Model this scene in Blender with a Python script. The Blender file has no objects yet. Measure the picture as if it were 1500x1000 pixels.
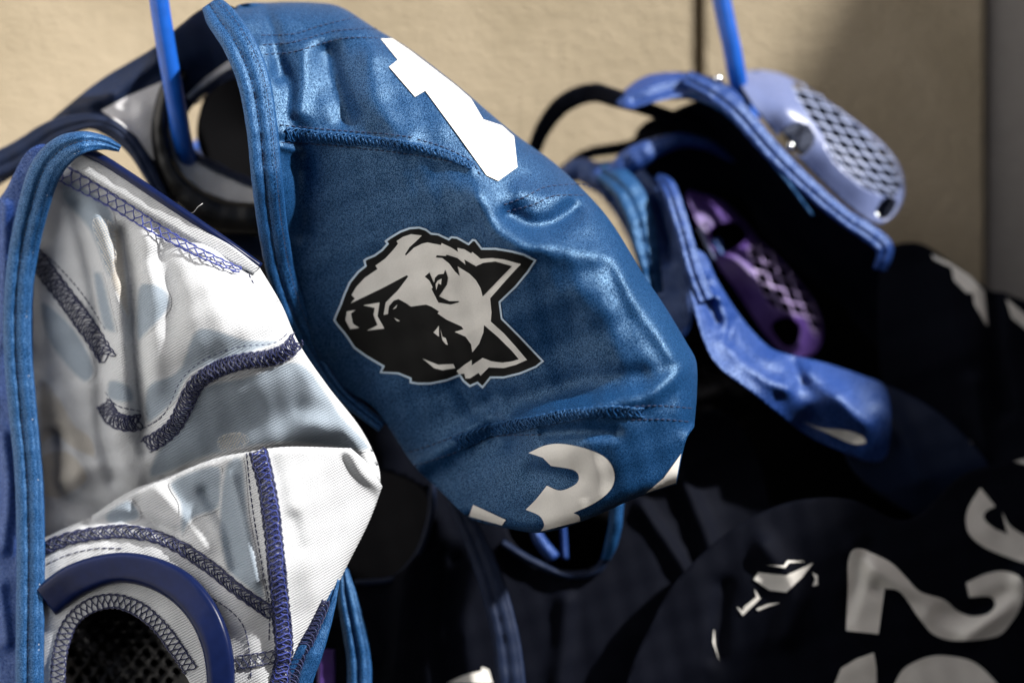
import bpy, math, random
import numpy as np
from mathutils import Vector
from mathutils.geometry import delaunay_2d_cdt
random.seed(4); np.random.seed(4)
S = bpy.context.scene
C = S.collection
# ------------------------------------------------------------------ camera, sky, sun, exposure
SC = 0.4/1500; LENS = 85.0; D = 0.4*LENS/36.0
cam_d = bpy.data.cameras.new('camera'); cam = bpy.data.objects.new('camera', cam_d); C.objects.link(cam)
cam.location = (0, -D, 0); cam.rotation_euler = (math.pi/2, 0, 0)
cam_d.lens = LENS; cam_d.sensor_width = 36; cam_d.clip_start = 0.02; cam_d.clip_end = 50
cam_d.dof.use_dof = True; cam_d.dof.focus_distance = D-0.009; cam_d.dof.aperture_fstop = 2.7
S.camera = cam
SUN = Vector((0.67, -0.38, 0.64)).normalized()
w = bpy.data.worlds.new('World'); S.world = w; w.use_nodes = True
nt = w.node_tree; bg = nt.nodes['Background']
sky = nt.nodes.new('ShaderNodeTexSky'); sky.sky_type = 'NISHITA'; sky.sun_disc = False
sky.sun_elevation = math.asin(SUN.z); sky.sun_rotation = math.atan2(SUN.x, SUN.y)
nt.links.new(sky.outputs[0], bg.inputs[0]); bg.inputs[1].default_value = 0.028; sky.air_density = .7; sky.dust_density = 4.0; sky.ozone_density = .6
sl = bpy.data.lights.new('sun', 'SUN'); sl.energy = 4.8; sl.angle = math.radians(1.8); sl.color = (1, .965, .91)
so = bpy.data.objects.new('sun', sl); C.objects.link(so)
so.rotation_euler = SUN.to_track_quat('Z', 'Y').to_euler(); so.location = SUN*2
S.view_settings.view_transform = 'Standard'; S.view_settings.look = 'None'
S.view_settings.exposure = 0.9; S.view_settings.gamma = 1

# ------------------------------------------------------------------ helpers
def P(px, py, d):
    y = d*0.001; k = (D+y)/D*SC
    return ((px-750)*k, y, (500-py)*k)
def PA(px, py, d):
    y = np.asarray(d)*0.001; k = (D+y)/D*SC
    return np.stack([(px-750)*k, y, (500-py)*k], 1)
MATS = {}
def mat(name, col, rough=.6, sheen=0., weave=0., wscale=2600, spec=.4, twill=0., var=.0, coat=0., tint=None, spark=0.):
    if name in MATS: return MATS[name]
    m = bpy.data.materials.new(name); m.use_nodes = True; n = m.node_tree.nodes; l = m.node_tree.links
    b = n['Principled BSDF']; b.inputs['Base Color'].default_value = (*col, 1)
    b.inputs['Roughness'].default_value = rough; b.inputs['Specular IOR Level'].default_value = spec
    if tint: b.inputs['Specular Tint'].default_value = (*tint, 1); b.inputs['Sheen Tint'].default_value = (*tint, 1)
    b.inputs['Sheen Weight'].default_value = sheen; b.inputs['Sheen Roughness'].default_value = .4
    b.inputs['Coat Weight'].default_value = coat; b.inputs['Coat Roughness'].default_value = .15
    tc = n.new('ShaderNodeTexCoord')
    bump_in = None
    if weave:
        no = n.new('ShaderNodeTexNoise'); no.inputs['Scale'].default_value = wscale; no.inputs['Detail'].default_value = 1.5
        l.new(tc.outputs['Object'], no.inputs['Vector']); bump_in = no.outputs['Fac']
        mr = n.new('ShaderNodeMapRange'); mr.inputs[1].default_value = .3; mr.inputs[2].default_value = .7
        mr.inputs[3].default_value = 1-var; mr.inputs[4].default_value = 1+var
        l.new(no.outputs['Fac'], mr.inputs[0])
        n2 = n.new('ShaderNodeTexNoise'); n2.inputs['Scale'].default_value = 45; n2.inputs['Detail'].default_value = 3
        l.new(tc.outputs['Object'], n2.inputs['Vector'])
        m2 = n.new('ShaderNodeMapRange'); m2.inputs[1].default_value = .3; m2.inputs[2].default_value = .7
        m2.inputs[3].default_value = .96; m2.inputs[4].default_value = 1.04
        l.new(n2.outputs['Fac'], m2.inputs[0])
        mu = n.new('ShaderNodeMath'); mu.operation = 'MULTIPLY'; l.new(mr.outputs[0], mu.inputs[0]); l.new(m2.outputs[0], mu.inputs[1])
        vm = n.new('ShaderNodeVectorMath'); vm.operation = 'SCALE'; vm.inputs[0].default_value = col
        l.new(mu.outputs[0], vm.inputs['Scale']); l.new(vm.outputs[0], b.inputs['Base Color'])
        if spark:
            ns = n.new('ShaderNodeTexNoise'); ns.inputs['Scale'].default_value = 2700; ns.inputs['Detail'].default_value = .6; ns.inputs['Roughness'].default_value = .7
            l.new(tc.outputs['Object'], ns.inputs['Vector'])
            ms = n.new('ShaderNodeMapRange'); ms.inputs[1].default_value = .40; ms.inputs[2].default_value = .66; ms.inputs[3].default_value = .12; ms.inputs[4].default_value = spark
            l.new(ns.outputs['Fac'], ms.inputs[0]); l.new(ms.outputs[0], b.inputs['Specular IOR Level'])
            mc = n.new('ShaderNodeMapRange'); mc.inputs[1].default_value = .35; mc.inputs[2].default_value = .68; mc.inputs[3].default_value = .6; mc.inputs[4].default_value = 1.5
            l.new(ns.outputs['Fac'], mc.inputs[0]); mu2 = n.new('ShaderNodeMath'); mu2.operation = 'MULTIPLY'; l.new(mu.outputs[0], mu2.inputs[0]); l.new(mc.outputs[0], mu2.inputs[1]); l.new(mu2.outputs[0], vm.inputs['Scale'])
        if twill:
            mp = n.new('ShaderNodeMapping'); mp.inputs['Rotation'].default_value = (0, .5, 0)
            l.new(tc.outputs['Object'], mp.inputs[0])
            wv = n.new('ShaderNodeTexWave'); wv.bands_direction = 'Z'; wv.inputs['Scale'].default_value = twill
            wv.inputs['Distortion'].default_value = 1.5; wv.inputs['Detail Scale'].default_value = .5
            l.new(mp.outputs[0], wv.inputs[0])
            ad = n.new('ShaderNodeMath'); ad.operation = 'ADD'; l.new(wv.outputs['Fac'], ad.inputs[0]); l.new(no.outputs['Fac'], ad.inputs[1]); bump_in = ad.outputs[0]
        bp = n.new('ShaderNodeBump'); bp.inputs['Strength'].default_value = weave; bp.inputs['Distance'].default_value = .0003
        l.new(bump_in, bp.inputs['Height']); l.new(bp.outputs[0], b.inputs['Normal'])
    MATS[name] = m
    return m
def finish(name, V, F, m, parent=None, smooth=True, kind=None):
    me = bpy.data.meshes.new(name); me.from_pydata([tuple(v) for v in V], [], F); me.update()
    if smooth: me.polygons.foreach_set('use_smooth', [True]*len(me.polygons))
    me.materials.append(m)
    o = bpy.data.objects.new(name, me); C.objects.link(o)
    if parent:
        o.parent = parent; o.matrix_parent_inverse = parent.matrix_basis.inverted()
    if kind: o['kind'] = kind
    return o
def thing(name, label, cat, loc, group=None):
    o = bpy.data.objects.new(name, None); o.location = loc; o.empty_display_size = .02; C.objects.link(o)
    o['label'] = label; o['category'] = cat
    if group: o['group'] = group
    return o
def cr(pts, step=4., closed=False):
    """Catmull-Rom through pts (tuples of any length); a trailing 'c' marks a corner"""
    cor = [p[-1] == 'c' for p in pts]; A = [np.array([float(v) for v in p if v != 'c']) for p in pts]
    n = len(A); out = []
    for i in range(n if closed else n-1):
        p1 = A[i]; p2 = A[(i+1) % n]
        p0 = A[i-1] if (closed or i > 0) and not cor[i] else 2*p1-p2
        p3 = A[(i+2) % n] if (closed or i+2 < n) and not cor[(i+1) % n] else 2*p2-p1
        L = np.hypot(*(p2-p1)[:2]); k = max(1, int(round(L/step)))
        # centripetal-ish: limit tangents
        t1 = (p2-p0)*.5; t2 = (p3-p1)*.5
        for t, tt in ((t1, 0), (t2, 1)):
            q = np.hypot(*t[:2])
            if q > 1.2*L: t *= 1.2*L/q
        for j in range(k):
            u = j/k; h1 = 2*u**3-3*u*u+1; h2 = -2*u**3+3*u*u; h3 = u**3-2*u*u+u; h4 = u**3-u*u
            out.append(p1*h1+p2*h2+t1*h3+t2*h4)
    if not closed: out.append(A[-1])
    return np.array(out)
def inside(px, py, poly):
    r = np.zeros(len(px), bool); n = len(poly); j = n-1
    for i in range(n):
        xi, yi = poly[i]; xj, yj = poly[j]
        if yi != yj:
            c = ((yi > py) != (yj > py)) & (px < (xj-xi)*(py-yi)/(yj-yi)+xi)
            r ^= c
        j = i
    return r
def dist_path(px, py, path):
    best = np.full(len(px), 1e9)
    for i in range(len(path)-1):
        ax, ay = path[i][:2]; bx, by = path[i+1][:2]; dx, dy = bx-ax, by-ay; L = dx*dx+dy*dy
        if L < 1e-9: continue
        t = np.clip(((px-ax)*dx+(py-ay)*dy)/L, 0, 1)
        best = np.minimum(best, (px-ax-t*dx)**2+(py-ay-t*dy)**2)
    return np.sqrt(best)
def tri2d(loop, step, holes=()):
    """triangulate a closed px loop with interior points; returns pts (n,2), tris"""
    loops = [np.asarray(loop)]+[np.asarray(h) for h in holes]
    x0, y0 = loops[0].min(0); x1, y1 = loops[0].max(0)
    gx = []; r = 0; y = y0+step*.5
    while y < y1:
        xs = np.arange(x0+(step*.5 if r % 2 else 0)+step*.25, x1, step); gx.append(np.stack([xs, np.full(len(xs), y)], 1)); y += step*.866; r += 1
    G = np.concatenate(gx) if gx else np.zeros((0, 2))
    k = inside(G[:, 0], G[:, 1], loops[0])
    for L in loops:
        k &= dist_path(G[:, 0], G[:, 1], np.vstack([L, L[:1]])) > step*.45
    for h in loops[1:]: k &= ~inside(G[:, 0], G[:, 1], h)
    G = G[k]
    V = []; E = []
    for L in loops:
        o = len(V); V += [Vector((float(a), float(b))) for a, b in L]; E += [(o+i, o+(i+1) % len(L)) for i in range(len(L))]
    V += [Vector((float(a), float(b))) for a, b in G]
    ov, oe, of, *_ = delaunay_2d_cdt(V, E, [], 1, 1e-4)
    pts = np.array([(v.x, v.y) for v in ov])
    T = [tuple(f) for f in of]
    if holes:
        cen = np.array([pts[list(t)].mean(0) for t in T]); bad = np.zeros(len(T), bool)
        for h in loops[1:]: bad |= inside(cen[:, 0], cen[:, 1], h)
        T = [t for t, b in zip(T, bad) if not b]
    # orient so that normals face the camera (px x right, y down)
    out = []
    for t in T:
        a, b, c = pts[t[0]], pts[t[1]], pts[t[2]]
        cr_ = (b[0]-a[0])*(c[1]-a[1])-(b[1]-a[1])*(c[0]-a[0])
        out.append(t if cr_ < 0 else t[::-1])
    return pts, out
class Sheet:
    """a cloth or plastic surface: px outline, thin-plate depth (mm), folds, rounded rims"""
    def __init__(s, outline, ctrl, folds=(), rims=(), step=4., holes=(), wob=0.6, zs=1.):
        s.loop = cr(outline, step*.9, True); s.step = step; s.holes = [cr(h, step*.8, True) for h in holes]
        c = np.array(ctrl, float); c[:, 2] *= zs; s.c = c; n = len(c)
        A = np.zeros((n+3, n+3)); r = np.hypot(c[:, None, 0]-c[None, :, 0], c[:, None, 1]-c[None, :, 1])/100
        A[:n, :n] = np.where(r > 0, r*r*np.log(r+1e-12), 0)+np.eye(n)*.02
        A[:n, n] = 1; A[:n, n+1:] = c[:, :2]/100; A[n:, :n] = A[:n, n:].T
        s.w = np.linalg.solve(A, np.concatenate([c[:, 2], [0, 0, 0]]))
        s.folds = [(cr(f[0], 8), f[1], f[2]) for f in folds]
        s.rims = [(cr(q[0], 4), q[1], q[2]) for q in rims]
        s.wob = wob; s.ph = np.random.rand(6)*6.28
    def f(s, px, py):
        px = np.atleast_1d(np.asarray(px, float)); py = np.atleast_1d(np.asarray(py, float)); n = len(s.c)
        d = s.w[n]+s.w[n+1]*px/100+s.w[n+2]*py/100
        for i in range(n):
            r = np.hypot(px-s.c[i, 0], py-s.c[i, 1])/100; d = d+s.w[i]*np.where(r > 0, r*r*np.log(r+1e-12), 0)
        for p, wd, a in s.folds: d = d-a*np.exp(-(dist_path(px, py, p)/wd)**2)
        for p, R, a in s.rims:
            e = np.clip(dist_path(px, py, p)/R, 0, 1); d = d+a*(1-np.sqrt(np.clip(1-(1-e)**2, 0, 1)))
        q = s.ph
        d = d+s.wob*(np.sin(px*.043+py*.021+q[0])*np.sin(py*.037-px*.017+q[1])+.5*np.sin(px*.11+py*.05+q[2])*np.sin(py*.09-px*.06+q[3]))
        return d
    def build(s, name, m, parent, back=None, th=.9):
        pts, T = tri2d(s.loop, s.step, s.holes); d = s.f(pts[:, 0], pts[:, 1])
        V = PA(pts[:, 0], pts[:, 1], d)
        if back:
            e = dist_path(pts[:, 0], pts[:, 1], np.vstack([s.loop, s.loop[:1]])); e = np.clip(e/120, 0, 1)
            db = d+th+back*np.sqrt(1-(1-e)**2)
        else: db = d+th
        B = PA(pts[:, 0], pts[:, 1], db); n = len(pts)
        F = list(T)+[tuple(i+n for i in t[::-1]) for t in T]
        ed = {}
        for t in T:
            for a, b in ((t[0], t[1]), (t[1], t[2]), (t[2], t[0])): ed[(a, b)] = 1
        for (a, b) in ed:
            if (b, a) not in ed: F.append((b, a, a+n, b+n))
        return finish(name, np.vstack([V, B]), F, m, parent)
    def prt(s, name, poly, m, parent, off=.45, step=5., smooth=False, holes=(), soft=0.):
        L = cr(poly, 3, True) if smooth else cr([(*p, 'c') for p in poly], 4, True)
        pts, T = tri2d(L, step, holes); d = s.f(pts[:, 0], pts[:, 1])-off
        o = finish(name, PA(pts[:, 0], pts[:, 1], d), T, m, parent)
        if soft:
            e = np.clip(dist_path(pts[:, 0], pts[:, 1], np.vstack([L, L[:1]]))/soft, 0, 1); at = o.data.attributes.new('dye', 'FLOAT', 'POINT'); at.data.foreach_set('value', (e*e*(3-2*e)).astype(np.float32))
        return o
def tubes(lines, rad, sides=5):
    V = []; F = []
    for L in lines:
        L = np.asarray(L); n = len(L)
        T = np.gradient(L, axis=0); T /= np.linalg.norm(T, axis=1)[:, None]+1e-12
        up = np.array([0, 1., 0]); A = np.cross(T, up); nn = np.linalg.norm(A, axis=1); A[nn < 1e-3] = (1, 0, 0); A /= np.linalg.norm(A, axis=1)[:, None]
        B = np.cross(T, A); o = len(V)
        for i in range(n):
            r = rad[i] if hasattr(rad, '__len__') else rad
            for k in range(sides):
                a = 2*math.pi*k/sides; V.append(L[i]+r*(math.cos(a)*A[i]+math.sin(a)*B[i]))
        for i in range(n-1):
            for k in range(sides):
                F.append((o+i*sides+k, o+i*sides+(k+1) % sides, o+(i+1)*sides+(k+1) % sides, o+(i+1)*sides+k))
        F.append(tuple(o+k for k in range(sides))[::-1]); F.append(tuple(o+(n-1)*sides+k for k in range(sides)))
    return V, F
def frame2(path, step):
    p = cr(path, 2.); seg = np.hypot(*(p[1:, :2]-p[:-1, :2]).T); a = np.concatenate([[0], np.cumsum(seg)])
    n = max(2, int(a[-1]/step)); t = np.linspace(0, a[-1], n)
    q = np.stack([np.interp(t, a, p[:, i]) for i in range(p.shape[1])], 1)
    T = np.gradient(q[:, :2], axis=0); T /= np.linalg.norm(T, axis=1)[:, None]
    return q, np.stack([-T[:, 1], T[:, 0]], 1), T, a[-1]
def overlock(name, sh, path, width, pitch, m, parent, r=.00024, edges=True, lift=.7, strands=2, dx=0):
    """looped overlock thread along a seam, lying on sheet sh; width may be (w0, w1)"""
    w0, w1 = width if isinstance(width, tuple) else (width, width); lines = []
    for s_ in range(strands):
        q, N, T, L = frame2(path, pitch/12); n = len(q); th = np.arange(n)/12*2*math.pi+s_*2.2
        wd = np.linspace(w0, w1, n)*(1+.10*np.sin(np.arange(n)*.071+s_)); jit = np.interp(np.arange(n), np.arange(0, n+8, 8), np.random.randn(len(np.arange(0, n+8, 8))))*.5
        p = q[:, :2]+N*(wd*.5*np.cos(th)+jit)[:, None]+T*(pitch*.42*np.sin(2*th+s_)+jit)[:, None]
        d = sh.f(p[:, 0], p[:, 1])-lift-.25*np.sin(th)-.2*s_; lines.append(PA(p[:, 0], p[:, 1], d))
    if edges:
        for sg in (-1, 1):
            q, N, T, L = frame2(path, pitch/6); n = len(q); wd = np.linspace(w0, w1, n); th = np.arange(n)/6*2*math.pi
            p = q[:, :2]+N*(sg*wd*.5+.9*np.sin(th))[:, None]; d = sh.f(p[:, 0], p[:, 1])-lift*.8; lines.append(PA(p[:, 0], p[:, 1], d))
    V, F = tubes(lines, r, 4); return finish(name, V, F, m, parent, kind=None)
def dashes(name, sh, path, m, parent, dash=6., gap=2.5, r=.00022, lift=.25):
    q, N, T, L = frame2(path, 1.); lines = []; t = 0
    while t+dash < L:
        i = np.clip(np.linspace(t, t+dash, 5).astype(int), 0, len(q)-1); p = q[i, :2]
        if len(set(i)) == 5:
            d = sh.f(p[:, 0], p[:, 1])-lift+np.array([.5, .0, -.1, .0, .5]); lines.append(PA(p[:, 0], p[:, 1], d))
        t += dash+gap
    V, F = tubes(lines, r, 4); return finish(name, V, F, m, parent)
def band(name, pts, m, parent, h=2.2, prof='round', th=1.5, tilt=0., step=4., M=13, wob=.25):
    """a ribbon along (px,py,d,width px) with a shaped cross-section and real thickness"""
    q, N, T, L = frame2(pts, step); n = len(q); u = np.linspace(-1, 1, M)
    if prof == 'round': pf = np.sqrt(np.clip(1-u**2, 0, 1))
    elif prof == 'bind': pf = .9*np.sqrt(np.clip(1-np.abs(u)**5, 0, 1))-.55*np.exp(-((u-.12)/.11)**2)-.4*np.exp(-((u+.62)/.08)**2)
    elif prof == 'flat': pf = np.sqrt(np.clip(1-np.abs(u)**8, 0, 1))
    V = []; F = []; k = 2*M
    for i in range(n):
        wv = wob*(math.sin(i*.31+q[i, 0]*.02)+.6*math.sin(i*.83))
        for s_ in (0, 1):
            for j in (range(M) if s_ == 0 else range(M-1, -1, -1)):
                d = q[i, 2]+tilt*u[j]+(-h*pf[j]+wv*(1-u[j]**2) if s_ == 0 else th)
                e = 0.5*math.sin(i*.9+3*u[j])*wob
                V.append(P(q[i, 0]+N[i, 0]*(u[j]*q[i, 3]*.5+e), q[i, 1]+N[i, 1]*(u[j]*q[i, 3]*.5+e), d))
    for i in range(n-1):
        for j in range(k): F.append((i*k+j, i*k+(j+1) % k, (i+1)*k+(j+1) % k, (i+1)*k+j))
    F.append(tuple(range(k))[::-1]); F.append(tuple((n-1)*k+j for j in range(k)))
    o = finish(name, V, F, m, parent)
    return o
class Band_f:                                                       # lets stitches lie on a band
    def __init__(s, d): s.d = d
    def f(s, px, py): return np.full(len(np.atleast_1d(px)), float(s.d)) if not callable(s.d) else s.d(np.atleast_1d(px), np.atleast_1d(py))
def band_line(name, pts, off, h, m, parent, dash=5., gap=3., r=.0002):
    """dashed stitch line on a band at lateral position off (-1..1)"""
    q, N, T, L = frame2(pts, 1.); p = q[:, :2]+N*(q[:, 3:4]*.5*off); lines = []; t = 0
    while t+dash < len(q)-1:
        i = np.linspace(t, t+dash, 4).astype(int)
        lines.append(PA(p[i, 0], p[i, 1], q[i, 2]-h+np.array([.4, -.1, -.1, .4]))); t += int(dash+gap)
    V, F = tubes(lines, r, 4); return finish(name, V, F, m, parent)

# ------------------------------------------------------------------ materials
M_blue = mat('royal_blue_jersey', (.004, .035, .112), .47, .0, .5, 3000, .4, var=.2, tint=(.42, .70, 1.), spark=1.7)
M_bind = mat('blue_binding_elastic', (.005, .046, .150), .54, .0, .5, 3000, .4, var=.25, tint=(.42, .70, 1.), spark=1.8)
M_royal = mat('bright_royal_jersey', (.006, .034, .18), .52, .0, .6, 3000, .4, var=.3, tint=(.6, .76, 1.), spark=2.0)
M_navy = mat('shaded_navy_jersey', (.0022, .003, .007), .7, 0., .7, 2600, .05, var=.25)  # near-black navy puts the shade these caps hang in into their cloth
M_dkb = mat('dark_and_shaded_blue_jersey', (.0035, .011, .038), .6, 0., .6, 2600, .25, var=.25)  # for dark straps and bindings, and blue cloth with shade put into its colour
M_black = mat('black_gap_shade', (.002, .002, .0025), .8, .0, .4, 2200, .03, var=.2)  # near black stands for the shade in gaps and ear holes
M_white = mat('white_jersey_lining', (.52, .54, .57), .7, .0, .7, 2400, .12, twill=330, var=.06)
M_rib = mat('white_rib_lining', (.66, .66, .68), .7, .1, .9, 2000, .3, twill=260, var=.08)
M_ghost = mat('print_showing_through', (.26, .31, .37), .7, .0, .7, 2400, .12, twill=330, var=.07)
M_ghost2 = mat('cream_print_showing_through', (.42, .40, .37), .7, .0, .7, 2400, .12, twill=330, var=.07)
M_pw = mat('white_print', (.76, .74, .70), .5, .1, .35, 2600, .35, var=.05)
M_pk = mat('black_print', (.009, .009, .009), .6, .0, .35, 2600, .12, var=.1)
M_pl = mat('pale_blue_print', (.55, .68, .82), .5, .1, .3, 2600, .35, var=.05)
M_thr = mat('navy_thread', (.008, .013, .065), .55, .2, 0, spec=.4)
M_thrb = mat('royal_thread', (.018, .035, .24), .5, .3, 0, spec=.5)
M_thrw = mat('white_thread', (.7, .7, .72), .6, .2, 0)
M_thrd = mat('dark_blue_thread', (.008, .02, .07), .6, .1, 0)
M_plb = mat('navy_plastic', (.004, .009, .045), .3, 0, .12, 300, .15, var=.1)
M_pll = mat('lavender_blue_plastic', (.12, .155, .31), .38, 0, .08, 300, .6, var=.06)
M_plp = mat('purple_plastic', (.075, .036, .20), .45, 0, .08, 300, .4, var=.06)
M_plk = mat('black_plastic', (.005, .005, .006), .32, 0, .1, 300, .4, var=.1)
M_hook = mat('blue_coated_rod', (.008, .085, .42), .32, 0, .1, 250, .5, var=.08)
M_met = mat('steel_rivet', (.7, .72, .75), .2, 0, 0); MATS['steel_rivet'].node_tree.nodes['Principled BSDF'].inputs['Metallic'].default_value = 1
for m_ in (M_ghost, M_ghost2):                                     # the dye thins out towards the edge of the print
    n_ = m_.node_tree.nodes; l_ = m_.node_tree.links; b_ = n_['Principled BSDF']; src = b_.inputs['Base Color'].links[0].from_socket
    at_ = n_.new('ShaderNodeAttribute'); at_.attribute_name = 'dye'; mx = n_.new('ShaderNodeMix'); mx.data_type = 'RGBA'; mx.inputs[6].default_value = (.52, .54, .57, 1)
    l_.new(at_.outputs['Fac'], mx.inputs[0]); l_.new(src, mx.inputs[7]); l_.new(mx.outputs[2], b_.inputs['Base Color'])
def wall_mat():
    m = bpy.data.materials.new('tan_plaster'); m.use_nodes = True; n = m.node_tree.nodes; l = m.node_tree.links; b = n['Principled BSDF']
    tc = n.new('ShaderNodeTexCoord'); a = n.new('ShaderNodeTexNoise'); a.inputs['Scale'].default_value = 22; a.inputs['Detail'].default_value = 6
    c = n.new('ShaderNodeTexNoise'); c.inputs['Scale'].default_value = 330; c.inputs['Detail'].default_value = 4
    mp = n.new('ShaderNodeMapping'); mp.inputs['Scale'].default_value = (.8, 1, 1)
    l.new(tc.outputs['Object'], mp.inputs[0]); l.new(mp.outputs[0], c.inputs[0]); l.new(tc.outputs['Object'], a.inputs[0])
    r = n.new('ShaderNodeValToRGB'); r.color_ramp.elements[0].position = .3; r.color_ramp.elements[1].position = .7
    r.color_ramp.elements[0].color = (.32, .265, .18, 1); r.color_ramp.elements[1].color = (.42, .35, .25, 1)
    l.new(a.outputs['Fac'], r.inputs[0]); l.new(r.outputs[0], b.inputs['Base Color']); b.inputs['Roughness'].default_value = .9
    bp = n.new('ShaderNodeBump'); bp.inputs['Strength'].default_value = .75; bp.inputs['Distance'].default_value = .002
    l.new(c.outputs['Fac'], bp.inputs['Height']); l.new(bp.outputs[0], b.inputs['Normal'])
    return m
M_wall = wall_mat()
M_grey = mat('grey_painted_post', (.30, .28, .26), .7, 0, .3, 300, .3, var=.08)

# ------------------------------------------------------------------ the setting
def boxmesh(name, x0, x1, y0, y1, z0, z1, m, parent=None):
    V = [(x, y, z) for x in (x0, x1) for y in (y0, y1) for z in (z0, z1)]
    F = [(0, 1, 3, 2), (4, 6, 7, 5), (0, 4, 5, 1), (2, 3, 7, 6), (0, 2, 6, 4), (1, 5, 7, 3)]
    return finish(name, V, F, m, parent, smooth=False)
WY = .170
gx = P(1024, 0, 170)[0]; ex = P(1449, 0, 170)[0]
# the wall in two slabs with a recessed joint between them
for nm, a, b in (('wall', -1.6, gx-.0032), ('wall', gx+.0032, ex-.003)):
    o = boxmesh(nm, a, b, WY, WY+.05, -1.0, 1.2, M_wall); o['kind'] = 'structure'
o = boxmesh('wall_joint', gx-.0032, gx+.0032, WY+.012, WY+.05, -1.0, 1.2, M_wall); o['kind'] = 'structure'
o = boxmesh('wall_recess', ex-.003, 1.4, WY+.05, WY+.09, -1.0, 1.2, M_grey); o['kind'] = 'structure'
o = boxmesh('door_post', ex+.0005, ex+.12, WY+.006, WY+.049, -1.0, 1.2, M_grey); o['kind'] = 'structure'
o = boxmesh('added_bounce_wall', -.60, -.47, -.75, WY, -.30, 1.2, mat('white_bounce_surface', (.82, .82, .82), .8, 0, .3, 200, .3, var=.03)); o['kind'] = 'structure'  # unseen white wall added to bounce light onto the left-facing cloth
# an unseen sun blocker, added at upper right, its edge shaping the shadow
A_ = Vector(P(1150, 110, 170)); B_ = Vector(P(1262, 590, 56)); Q_ = Vector(P(1126, 850, 42)); rt = Vector((1, .15, -.35)).normalized()
cs = [p+SUN*.9 for p in (A_+(A_-B_)*4.0, B_, B_+(Q_-B_)*6.0)]; cs += [p+rt*3.0 for p in cs[::-1]]; nn = (cs[0]-cs[1]).cross(rt).normalized()*.012
o = finish('added_sun_blocker', [tuple(c) for c in cs]+[tuple(c+nn) for c in cs], [(0, 1, 4, 5), (1, 2, 3, 4), (11, 10, 7, 6), (10, 9, 8, 7)]+[(i, i+6, (i+1) % 6+6, (i+1) % 6) for i in range(6)], M_grey, smooth=False); o['kind'] = 'structure'

# ------------------------------------------------------------------ hooks
def hook(label, pts, r):
    q = cr(pts, 6); L = PA(q[:, 0], q[:, 1], q[:, 2])
    t = thing('wall_hook', label, 'hook', tuple(L[0]), 'blue hooks the caps hang on')
    V, F = tubes([L], r, 20); finish('rod', V, F, M_hook, t)
    e = Vector(L[0]); V, F = tubes([[e-Vector((0, 0, .006)), e+Vector((0, 0, .5)), e+Vector((0, 0, 1.0))]], .0003, 8); finish('added_wire', V, F, M_met, t)  # unseen wire added in place of a rod so its shadow stays faint
hook('thick blue coated hook threaded through the centre cap ear hole', [(224, -90, 26), (226, -70, 26), (233, 0, 28), (245, 80, 33), (256, 140, 38), (266, 200, 46), (274, 232, 56), (282, 246, 72), (290, 238, 92), (294, 215, 104)], .0040)
hook('thick blue coated hook above the pale mesh ear guard', [(1042, -90, 80), (1046, -60, 80), (1060, 15, 80), (1072, 70, 81), (1080, 115, 84), (1085, 150, 92), (1090, 172, 104), (1096, 176, 118), (1102, 160, 128)], .0040)

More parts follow.
